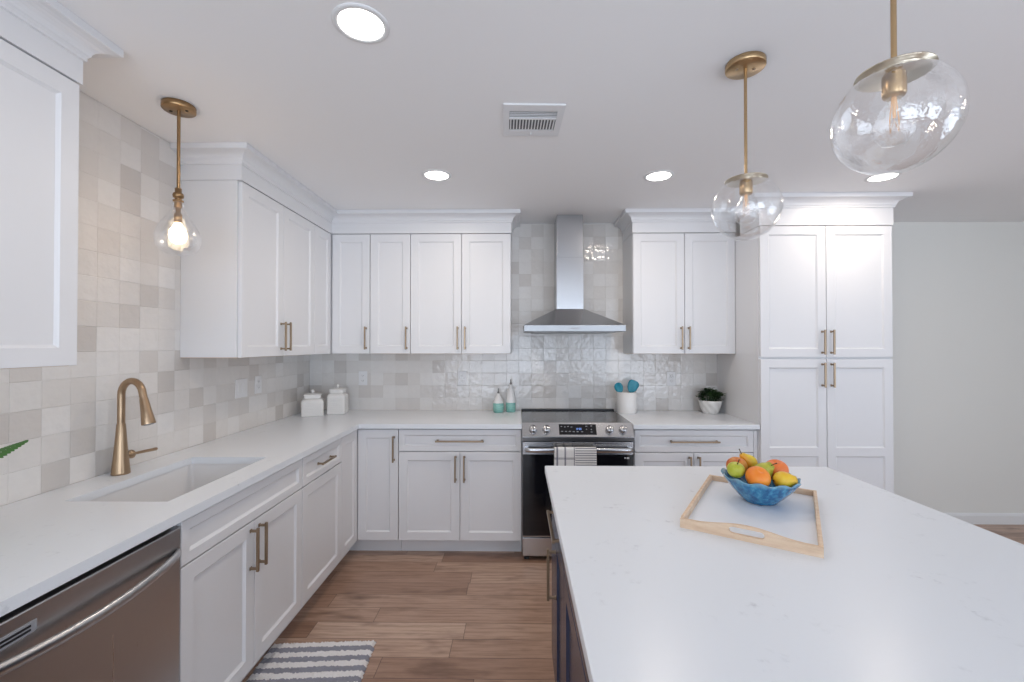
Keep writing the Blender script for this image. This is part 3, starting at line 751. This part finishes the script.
t = thing('pendant_light', 'lit teardrop glass pendant on a brass rod over the sink', 'pendant light', (-1.416, 1.80, ZCE))
cn = MB().lathe([(.0001, 0), (.058, 0), (.060, -.002), (.060, -.022), (.058, -.024), (.0001, -.024)], 40).build('canopy', M['brass'], t)
for sx in (-.034, .034): MB().lathe([(.006, -.0235), (.006, -.0265), (.0001, -.027)], 10, M=T(sx, 0, 0)).build('screw', M['stem'], cn)
MB().tube([(0, 0, -.023), (0, 0, -.05), (0, 0, -.352)], .0062, 14).build('rod', M['brass'], t)
MB().lathe([(.0062, -.36), (.012, -.362), (.012, -.38), (.018, -.383), (.020, -.392), (.018, -.401), (.012, -.403), (.012, -.41), (.019, -.412), (.019, -.418), (.013, -.421), (.014, -.442), (.0001, -.443)], 28, M=T(0, 0, .0125)).build('collar', M['brass'], t)
MB().lathe([(.009, -.442), (.009, -.466), (.014, -.469), (.015, -.505), (.0001, -.506)], 24, M=T(0, 0, .0125)).build('socket', M['brass'], t)
MB().lathe([(.012, -.505), (.014, -.512), (.029, -.538), (.0325, -.560), (.026, -.583), (.012, -.593), (.0001, -.595)], 28, M=T(0, 0, .0125)).build('bulb', M['bulb_lit'], t)
MB().lathe([(.017, -.412), (.018, -.425), (.024, -.450), (.038, -.478), (.060, -.508), (.0765, -.540), (.0815, -.565), (.079, -.592), (.068, -.618), (.050, -.634), (.026, -.641), (.0001, -.643)], 48, M=T(0, 0, .0125), cap0=False).build('shade', M['glass2'], t)
ld = bpy.data.lights.new('bulb_light', 'POINT'); ld.energy = 19; ld.color = (1, .70, .45); ld.shadow_soft_size = .034
lo = bpy.data.objects.new('bulb_light', ld); C.objects.link(lo); lo.location = (-1.416, 1.80, ZCE-.548)
# (the lamp sits inside the lit bulb)

# recessed ceiling lights
def recessed(loc, label):
    t = thing('recessed_light', label, 'ceiling light', loc, 0, 'round recessed lights in the ceiling')
    MB().lathe([(.086, 0), (.086, -.003), (.080, -.005), (.070, -.0055), (.068, -.003), (.068, 0)], 48, cap0=False, cap1=False).build('trim_ring', M['trimp'], t)
    MB().lathe([(.0675, -.002), (.0001, -.0021)], 48, cap0=False).build('diffuser', M['led'], t)
    area('recessed_lamp', (loc[0], loc[1], loc[2]-.009), (0, 0, 0), .14, .14, 5.5, (1, .87, .74), 'DISK')
recessed((-.489, 1.350, ZCE), 'round recessed ceiling light at the top of the photo, nearest the camera')
recessed((-.478, 2.564, ZCE), 'round recessed ceiling light in front of the wall cabinets left of the vent')
recessed((.835, 2.593, ZCE), 'round recessed ceiling light left of the island pendants, near the hood')
recessed((2.172, 2.623, ZCE), 'round recessed ceiling light in front of the pantry, just below the large globe')

# ceiling register
t = thing('ceiling_vent', 'white louvred air register in the ceiling before the hood', 'vent', (.066, 1.94, ZCE), math.radians(2))
mb = MB(); ow, oh, iw0, iw1, ih0, ih1 = .130, .135, -.104, .102, -.089, .080
mb.cells([-ow, iw0, iw1, ow], [-oh, ih0, ih1, oh], lambda i, j: not (i == 1 and j == 1), -.008, -.0005, .002); mb.build('frame', M['white'], t)
MB().box(iw0, iw1, ih0, ih1, -.0016, -.0008).build('duct_shade_sheet', M['duct'], t)  # flat dark sheet, shade inside the duct put into its colour
for k in range(4):
    yy = ih0+.010+k*.0125; MB().box(iw0, iw1, yy-.001, yy+.001, -.0055, -.002).build('louver', M['white'], t)
MB().box(iw0, iw1, -.031, -.019, -.009, -.002).build('divider', M['white'], t)
for k in range(15):
    xx = iw0+.007+k*.0137; MB().box(xx-.0028, xx+.0028, -.019, ih1, -.008, -.002).build('vertical_louver', M['white'], t)
MB().box(-.004, .004, oh-.03, oh-.012, -.012, -.007).build('damper_tab', M['white'], t)

# ------------------------------------------------------------------ outlets and switches
def outlet(loc, rz, label, kind):
    t = thing('wall_outlet' if kind == 'o' else 'switch_plate', label, 'outlet' if kind == 'o' else 'switch', loc, rz)
    w = .058 if kind == 's' else .036
    MB().box(-w, w, -.005, 0, -.0575, .0575, .002).build('plate', M['white'], t)
    if kind == 'o':
        for dz in (-.02, .02):
            s = MB().box(-.0165, .0165, -.0065, -.004, dz-.0135, dz+.0135, .003).build('socket', M['trimp'], t)
            MB().box(-.008, -.005, -.0072, -.006, dz-.003, dz+.006).box(.005, .008, -.0072, -.006, dz-.003, dz+.006).box(-.002, .002, -.0072, -.006, dz-.010, dz-.006).build('slot', M['grey'], s)
    else:
        for dx in (-.023, .023): MB().box(dx-.0165, dx+.0165, -.008, -.004, -.033, .033, .002).build('rocker', M['trimp'], t)
    return t
outlet((-1.277, YB, 1.173), 0, 'white wall outlet beside the canisters on the back tile', 'o')
outlet((-.459, YB, 1.175), 0, 'white wall outlet on the tile left of the teal bottles', 'o')
outlet((1.253, YB, 1.172), 0, 'white wall outlet between the utensil crock and the potted plant', 'o')
outlet((XW, 2.70, 1.178), RL, 'white double switch plate on the left tile wall', 's')
outlet((XW, 2.875, 1.185), RL, 'white single outlet on the left tile wall near the corner', 'o')

# ------------------------------------------------------------------ things on the worktops
def canister(loc, rz, hw, h, label):
    t = thing('canister', label, 'canister', loc, rz, 'white lidded canisters in the corner')
    mb = MB(); lv = []; zz = []
    n = 9
    lv.append((hw-.006, 0)); lv.append((hw, .004))
    for k in range(n):
        z0 = .008+(h-.03)*k/n; z1 = .008+(h-.03)*(k+1)/n; lv += [(hw, z0+.001), (hw, z1-.003), (hw-.0018, z1-.0015)]
    lv += [(hw-.002, h-.016), (hw-.010, h-.006), (hw*.74, h)]
    loops = [rrect(a, a, .012 if a > .03 else .006, z, 4) for a, z in lv]; n = len(loops[0])
    vs = [p for l in loops for p in l]; fs = [(i*n+k, i*n+(k+1) % n, (i+1)*n+(k+1) % n, (i+1)*n+k) for i in range(len(loops)-1) for k in range(n)]
    fs += [tuple(range(n))[::-1], tuple(range((len(loops)-1)*n, len(loops)*n))]
    mb.add(vs, fs); mb.build('body', M['ceramic'], t)
    lw = hw*.76
    loops = [rrect(a, a, .014, z, 4) for a, z in ((lw-.004, h+.0005), (lw, h+.003), (lw, h+.022), (lw+.004, h+.025), (lw+.004, h+.031), (lw-.002, h+.034), (lw*.5, h+.038))]
    vs = [p for l in loops for p in l]; fs = [(i*n+k, i*n+(k+1) % n, (i+1)*n+(k+1) % n, (i+1)*n+k) for i in range(len(loops)-1) for k in range(n)]
    fs += [tuple(range(n))[::-1], tuple(range((len(loops)-1)*n, len(loops)*n))]
    ld = MB().add(vs, fs).build('lid', M['ceramic'], t)
    MB().lathe([(.006, h+.037), (.006, h+.044), (.011, h+.050), (.0125, h+.057), (.009, h+.065), (.0001, h+.068)], 18).build('knob', M['ceramic'], ld)
canister((-1.572, 3.335, ZC), math.radians(24), .078, .130, 'shorter white ribbed ceramic canister with lid, left of the pair')
canister((-1.416, 3.425, ZC), math.radians(8), .067, .160, 'taller white ribbed ceramic canister with lid, right of the pair')

def dispenser(loc, prof, label):
    t = thing('oil_bottle', label, 'bottle', loc, 0, 'teal and white bottles left of the range')
    MB().lathe(prof, 28).build('body', M['bottle'], t)
    z = prof[-1][1]
    MB().lathe([(.009, z-.004), (.009, z+.008), (.006, z+.011), (.004, z+.022), (.0032, z+.040), (.0001, z+.041)], 14).build('pourer', M['darksteel'], t)
dispenser((-.155, 3.490, ZC), [(.034, 0), (.040, .004), (.043, .03), (.043, .062), (.041, .078), (.034, .098), (.022, .125), (.012, .142), (.010, .152)], 'squat teal and white oil bottle with a dark pourer')
dispenser((-.057, 3.520, ZC), [(.033, 0), (.038, .004), (.040, .04), (.038, .085), (.034, .125), (.026, .165), (.016, .195), (.0105, .212), (.0095, .220)], 'tall slim teal and white oil bottle with a dark pourer')

kx, ky = .860, 3.475
t = thing('utensil_crock', 'white cylindrical crock beside the range holding teal utensils', 'crock', (kx, ky, ZC))
MB().lathe([(.070, 0), (.074, .004), (.0765, .02), (.0775, .165), (.075, .168), (.072, .165), (.071, .02), (.0001, .012)], 40).build('body', M['ceramic'], t)
def utensil(name, base, tip, label, prof_w, L, flat):
    b = Vector(base); d = (Vector(tip)-b); hl = d.length; d.normalize()
    t = thing(name, label, 'utensil', base, 0)
    yv = Vector((0, 1, 0)); yv = (yv-d*yv.dot(d)).normalized(); xv = yv.cross(d)
    t.rotation_euler = Matrix((xv, yv, d)).transposed().to_euler()
    MB().tube([(0, 0, 0), (0, 0, hl*.6), (0, 0, hl)], [.006, .006, .005], 10).build('handle', M['teal'], t)
    mb = MB(); vs = []; fs = []; n = 14; m_ = len(prof_w)
    for s in (1, -1):
        for i, (w_, z) in enumerate(prof_w):
            for k in range(5):
                u = (k/4*2-1); vs.append((u*w_, s*.003+flat*(1-u*u)*math.sin(math.pi*i/(m_-1)), hl-.01+z*L))
    for s in (0, 1):
        for i in range(m_-1):
            for k in range(4): fs.append((s*m_*5+i*5+k, s*m_*5+i*5+k+1, s*m_*5+(i+1)*5+k+1, s*m_*5+(i+1)*5+k))
    def e(ids):
        for a_, b_ in zip(ids, ids[1:]): fs.append((a_, b_, b_+m_*5, a_+m_*5))
    e([i*5 for i in range(m_)]); e([i*5+4 for i in range(m_)]); e(list(range(5))); e([(m_-1)*5+k for k in range(5)])
    mb.add(vs, fs, True).build('head', M['teal'], t)
spoon = [(.006, 0), (.018, .10), (.029, .3), (.034, .55), (.030, .8), (.018, .95), (.005, 1)]
spat = [(.007, 0), (.024, .12), (.038, .35), (.044, .62), (.042, .84), (.030, .96), (.010, 1)]
utensil('spoon', (kx+.02, ky+.03, ZC+.014), (kx-.048, ky+.0, ZC+.168), 'smaller teal spoon leaning left in the white crock', spoon, .088, .010)
utensil('spatula', (kx-.03, ky-.01, ZC+.014), (kx+.036, ky+.012, ZC+.168), 'larger teal spatula leaning right in the white crock', spat, .104, .004)

def leaf_mesh(mb, M_, L, w, droop=.3, fold=.15):
    vs = []; fs = []; n = 5
    for i in range(n):
        f = i/(n-1); ww = w*math.sin(math.pi*min(.98, f*.9+.06))**.8; z = -droop*L*f*f
        for k in (-1, 0, 1): vs.append((k*ww, f*L, z+abs(k)*fold*ww))
    for i in range(n-1):
        for k in range(2): fs.append((i*3+k, i*3+k+1, (i+1)*3+k+1, (i+1)*3+k))
    mb.add(vs, fs, True, M_)
t = thing('potted_plant', 'small dark green plant in a white pot near the pantry', 'plant', (1.512, 3.462, ZC))
MB().lathe([(.050, 0), (.055, .003), (.067, .03), (.081, .075), (.087, .102), (.085, .105), (.081, .102), (.072, .075), (.06, .06)], 40, cap1=False).build('pot', M['pot'], t)
MB().lathe([(.076, .090), (.05, .093), (.0001, .096)], 28, cap0=False).build('soil', M['soil'], t)
mb = MB(); st = MB()
for k in range(64):
    a = R.uniform(0, 6.283); r = .085*math.sqrt(R.random()); h = .188-.045*(r/.085)**2+R.uniform(-.04, .014)
    px, py = r*math.cos(a), r*math.sin(a)
    st.tube([(px*.5, py*.5, .09), (px*.8, py*.8, h*.8), (px, py, h)], .0016, 5)
    for j in range(7):
        an = j*2.4+R.uniform(-.3, .3); el = R.uniform(.1, .7)
        leaf_mesh(mb, T(px, py, h-.005*j*.6) @ Matrix.Rotation(an, 4, 'Z') @ Matrix.Rotation(el, 4, 'X'), R.uniform(.026, .040), R.uniform(.009, .013), .2)
mb.build('foliage', M['leafdk'], t, fix=False); st.build('stems', M['leafdk'], t)

# fern in a pot at the left edge, only a frond tip reaches the picture
t = thing('potted_fern', 'green fern whose frond tip enters at the left edge by the tile', 'plant', (-1.52, .93, ZC))
MB().lathe([(.055, 0), (.058, .003), (.070, .09), (.076, .105), (.074, .108), (.068, .105), (.06, .09)], 32, cap1=False).build('pot', M['ceramic'], t)
MB().lathe([(.066, .095), (.0001, .100)], 24, cap0=False).build('soil', M['soil'], t)
def frond(base, tip, sag, roll=0.0):
    mb = MB(); b = Vector(base); d = Vector(tip)-b; n = 34; pts = []
    for i in range(n+1):
        f = i/n; p = b+d*f; p.z += sag*math.sin(math.pi*f); pts.append(p)
    mb.tube(pts, [.002*(1-.7*i/n) for i in range(n+1)], 6)
    for i in range(5, n+1):
        f = i/n; tg = (pts[i]-pts[i-1]).normalized(); side = tg.cross(Vector((0, 0, 1))).normalized(); side = (Matrix.Rotation(roll, 3, tg) @ side).normalized(); up = side.cross(tg)
        L = .045*math.sin(math.pi*min(1, (f*.86+.12)))**.9+.004
        for s in (-1, 1):
            dv = (side*s+tg*.75).normalized(); rot = Matrix((( up.cross(dv) ).normalized()*-1, dv, up)).transposed().to_4x4()
            leaf_mesh(mb, Matrix.Translation(pts[i]) @ rot, L, .0062, .12, .1)
    return mb
for tip, sag in (((.12, .297, .262), .012), ((.20, .10, .24), .06), ((-.10, .20, .30), .05), ((.16, -.18, .22), .07), ((-.12, -.18, .28), .06), ((.02, -.28, .2), .08), ((.03, .16, .36), .03)):
    frond((tip[0]*.05, tip[1]*.05, .10), tip, sag, -.8 if tip[0] == .12 else 0.0).build('frond', M['fern'], t, fix=False)

# ------------------------------------------------------------------ rug
mb = MB(); RXa, RXb, RYa, RYb = 0, .52, 0, .86
nx, ny = 90, 150; vs = []; fs = []
for j in range(ny+1):
    for i in range(nx+1):
        u, v = i/nx, j/ny; ed = min(1, min(i, nx-i, j*1.0, ny-j)/2.0)
        vs.append((u*.490+R.uniform(-.0016, .0016)+(R.uniform(-.004, .004) if i in (0, nx) else 0), v*.86+R.uniform(-.0016, .0016)+(R.uniform(-.003, .003) if j in (0, ny) else 0), .002+ed*(.012+R.uniform(-.004, .004))))
for j in range(ny):
    for i in range(nx): a = j*(nx+1)+i; fs.append((a, a+1, a+nx+2, a+nx+1))
rim = [i for i in range(nx+1)]+[j*(nx+1)+nx for j in range(1, ny+1)]+[ny*(nx+1)+i for i in range(nx-1, -1, -1)]+[j*(nx+1) for j in range(ny-1, 0, -1)]
n0 = len(vs); vs += [(vs[i][0], vs[i][1], 0.0005) for i in rim]
for k in range(len(rim)): k2 = (k+1) % len(rim); fs.append((rim[k], n0+k, n0+k2, rim[k2]))
fs.append(tuple(range(n0, n0+len(rim))))
o = mb.add(vs, fs, True).build('rug', M['rug']); o.location = (-1.155, 1.262, 0); o.rotation_euler = (0, 0, math.radians(3.5))
o.location = (-.690-.490*math.cos(.061)+.86*math.sin(.061), 2.135-.86*math.cos(.061)-.490*math.sin(.061), .0005); o.rotation_euler = (0, 0, .061)
tag(o, 'grey and white striped fluffy mat on the wood floor by the sink cabinet', 'rug')

# ------------------------------------------------------------------ tray, bowl, fruit
tcx, tcy = .763, 1.4268; ta = math.radians(-32.4)
t = thing('serving_tray', 'pale wood serving tray with white base and cut-out handles on the island', 'tray', (tcx, tcy, ZC), ta)
TW, TD = .345, .520
MB().box(-TW/2+.006, TW/2-.006, -TD/2+.006, TD/2-.006, .001, .008, .001).build('base_panel', M['wpanel'], t)
def end_board():
    n = 24; out = [(-TW/2, 0)]; out += [(TW/2, 0)]
    for k in range(n+1):
        u = 1-2*k/n; z = .026+.015*(0.5+0.5*math.cos(math.pi*min(1, abs(u)/.80)))
        out.append((u*TW/2, z))
    hole = []
    for s, a0 in ((1, -90), (-1, 90)):
        for k in range(9):
            a = math.radians(a0+180*k/8); hole.append((s*.034+.0095*math.cos(a), .0235+.0095*math.sin(a)))
    return out, hole
ob, hl_ = end_board()
for yy in (-TD/2, TD/2-.011):
    e_ = MB().plate(ob, [hl_], .011).build('handle_board', M['ash'], t); e_.location = (0, yy, 0)
for xx in (-TW/2, TW/2-.010):
    MB().box(xx, xx+.010, -TD/2+.0112, TD/2-.0112, 0, .030, .0015).build('side_rail', M['ash'], t)

bx_, by_ = .822, 1.500; BZ = ZC+.0085
t = thing('fruit_bowl', 'blue glazed bowl with a wavy rim holding fruit on the tray', 'bowl', (bx_, by_, BZ), math.radians(10))
prof = [(.048, 0), (.052, .002), (.054, .007), (.072, .022), (.094, .047), (.109, .069), (.1175, .083), (.1155, .0855), (.105, .069), (.089, .047), (.068, .025), (.040, .012), (.0001, .010)]
def ruf(a, r, z, i):
    k = max(0, (z-.03)/.055); k = k*k
    return r*(1+.028*k*math.sin(a*11)), z+k*(.0040*math.sin(a*11+1.1)+.0015*math.cos(a-math.pi*.92))
MB().lathe(prof, 108, fr=ruf).build('vessel', M['bowl'], t)

def stem(parent, z, tilt=(.004, .002), L=.018):
    MB().tube([(0, 0, z-.004), (tilt[0]*.5, tilt[1]*.5, z+L*.5), (tilt[0], tilt[1], z+L)], [.0016, .0014, .002], 8).build('stem', M['stem'], parent)
def apple(name, loc, r, m, label, rot=(0, 0, 0), st=True):
    t = thing(name, label, name, loc); t.rotation_euler = rot
    pr = []
    for k in range(25):
        a = -math.pi/2+math.pi*k/24; rr_ = r*math.cos(a)*(1+.06*math.sin(a)); zz = r*.93*math.sin(a)
        if math.cos(a) < .45: zz -= math.copysign(1, a)*r*.22*(1-math.cos(a)/.45)**1.5
        pr.append((max(1e-4, rr_), zz))
    MB().lathe(pr, 36).build('flesh', M[m], t)
    if st: stem(t, r*.72)
    return t
def pear(loc, r, L, m, label, rot, st=True):
    t = thing('pear', label, 'pear', loc); t.rotation_euler = rot
    pr = [(1e-4, -r*.86), (.25*r, -r*.90), (.55*r, -r*.80), (.85*r, -r*.5), (r, -.05*r), (.95*r, .35*r), (.78*r, .75*r), (.55*r, 1.1*r), (.42*r, 1.4*r), (.36*r, L-r*.95), (.25*r, L-r*.86), (1e-4, L-r*.84)]
    o = MB().lathe(pr, 32).build('flesh', M[m], t)
    if st: stem(t, L-r*.84, (.006, 0), .020)
    MB().lathe([(.13*r, -r*.9), (.10*r, -r*.93), (.0001, -r*.89)], 12).build('blossom_end', M['stem'], t)
    return t
def F3(dx, dy, dz): return (bx_+dx, by_+dy, BZ+dz)
apple('apple', F3(-.088, -.014, .108), .028, 'gapple', 'green apple at the front left of the blue bowl', (.25, .1, 0))
apple('apple', F3(-.056, .045, .104), .034, 'rapple', 'orange-red apple behind the green apple in the bowl', (.1, -.1, 0), False)
apple('orange', F3(-.040, -.060, .096), .037, 'orange', 'bright orange at the front centre of the blue bowl', (.5, .1, 0), False)
apple('peach', F3(.070, .027, .096), .038, 'peach', 'red-orange peach on the right side of the blue bowl', (.2, -.2, 0), False)
pear(F3(.004, .076, .107), .028, .070, 'yrpear', 'yellow pear at the back of the bowl, dark stem pointing up', (.15, -.75, 0))
pear(F3(.006, -.002, .098), .029, .062, 'gpear', 'green-yellow pear in the middle of the bowl above the orange', (.35, .7, -.2))
pear(F3(.042, -.056, .086), .029, .066, 'ypear', 'yellow pear lying at the front right of the bowl, blossom end showing', (.5, 1.45, .35), False)
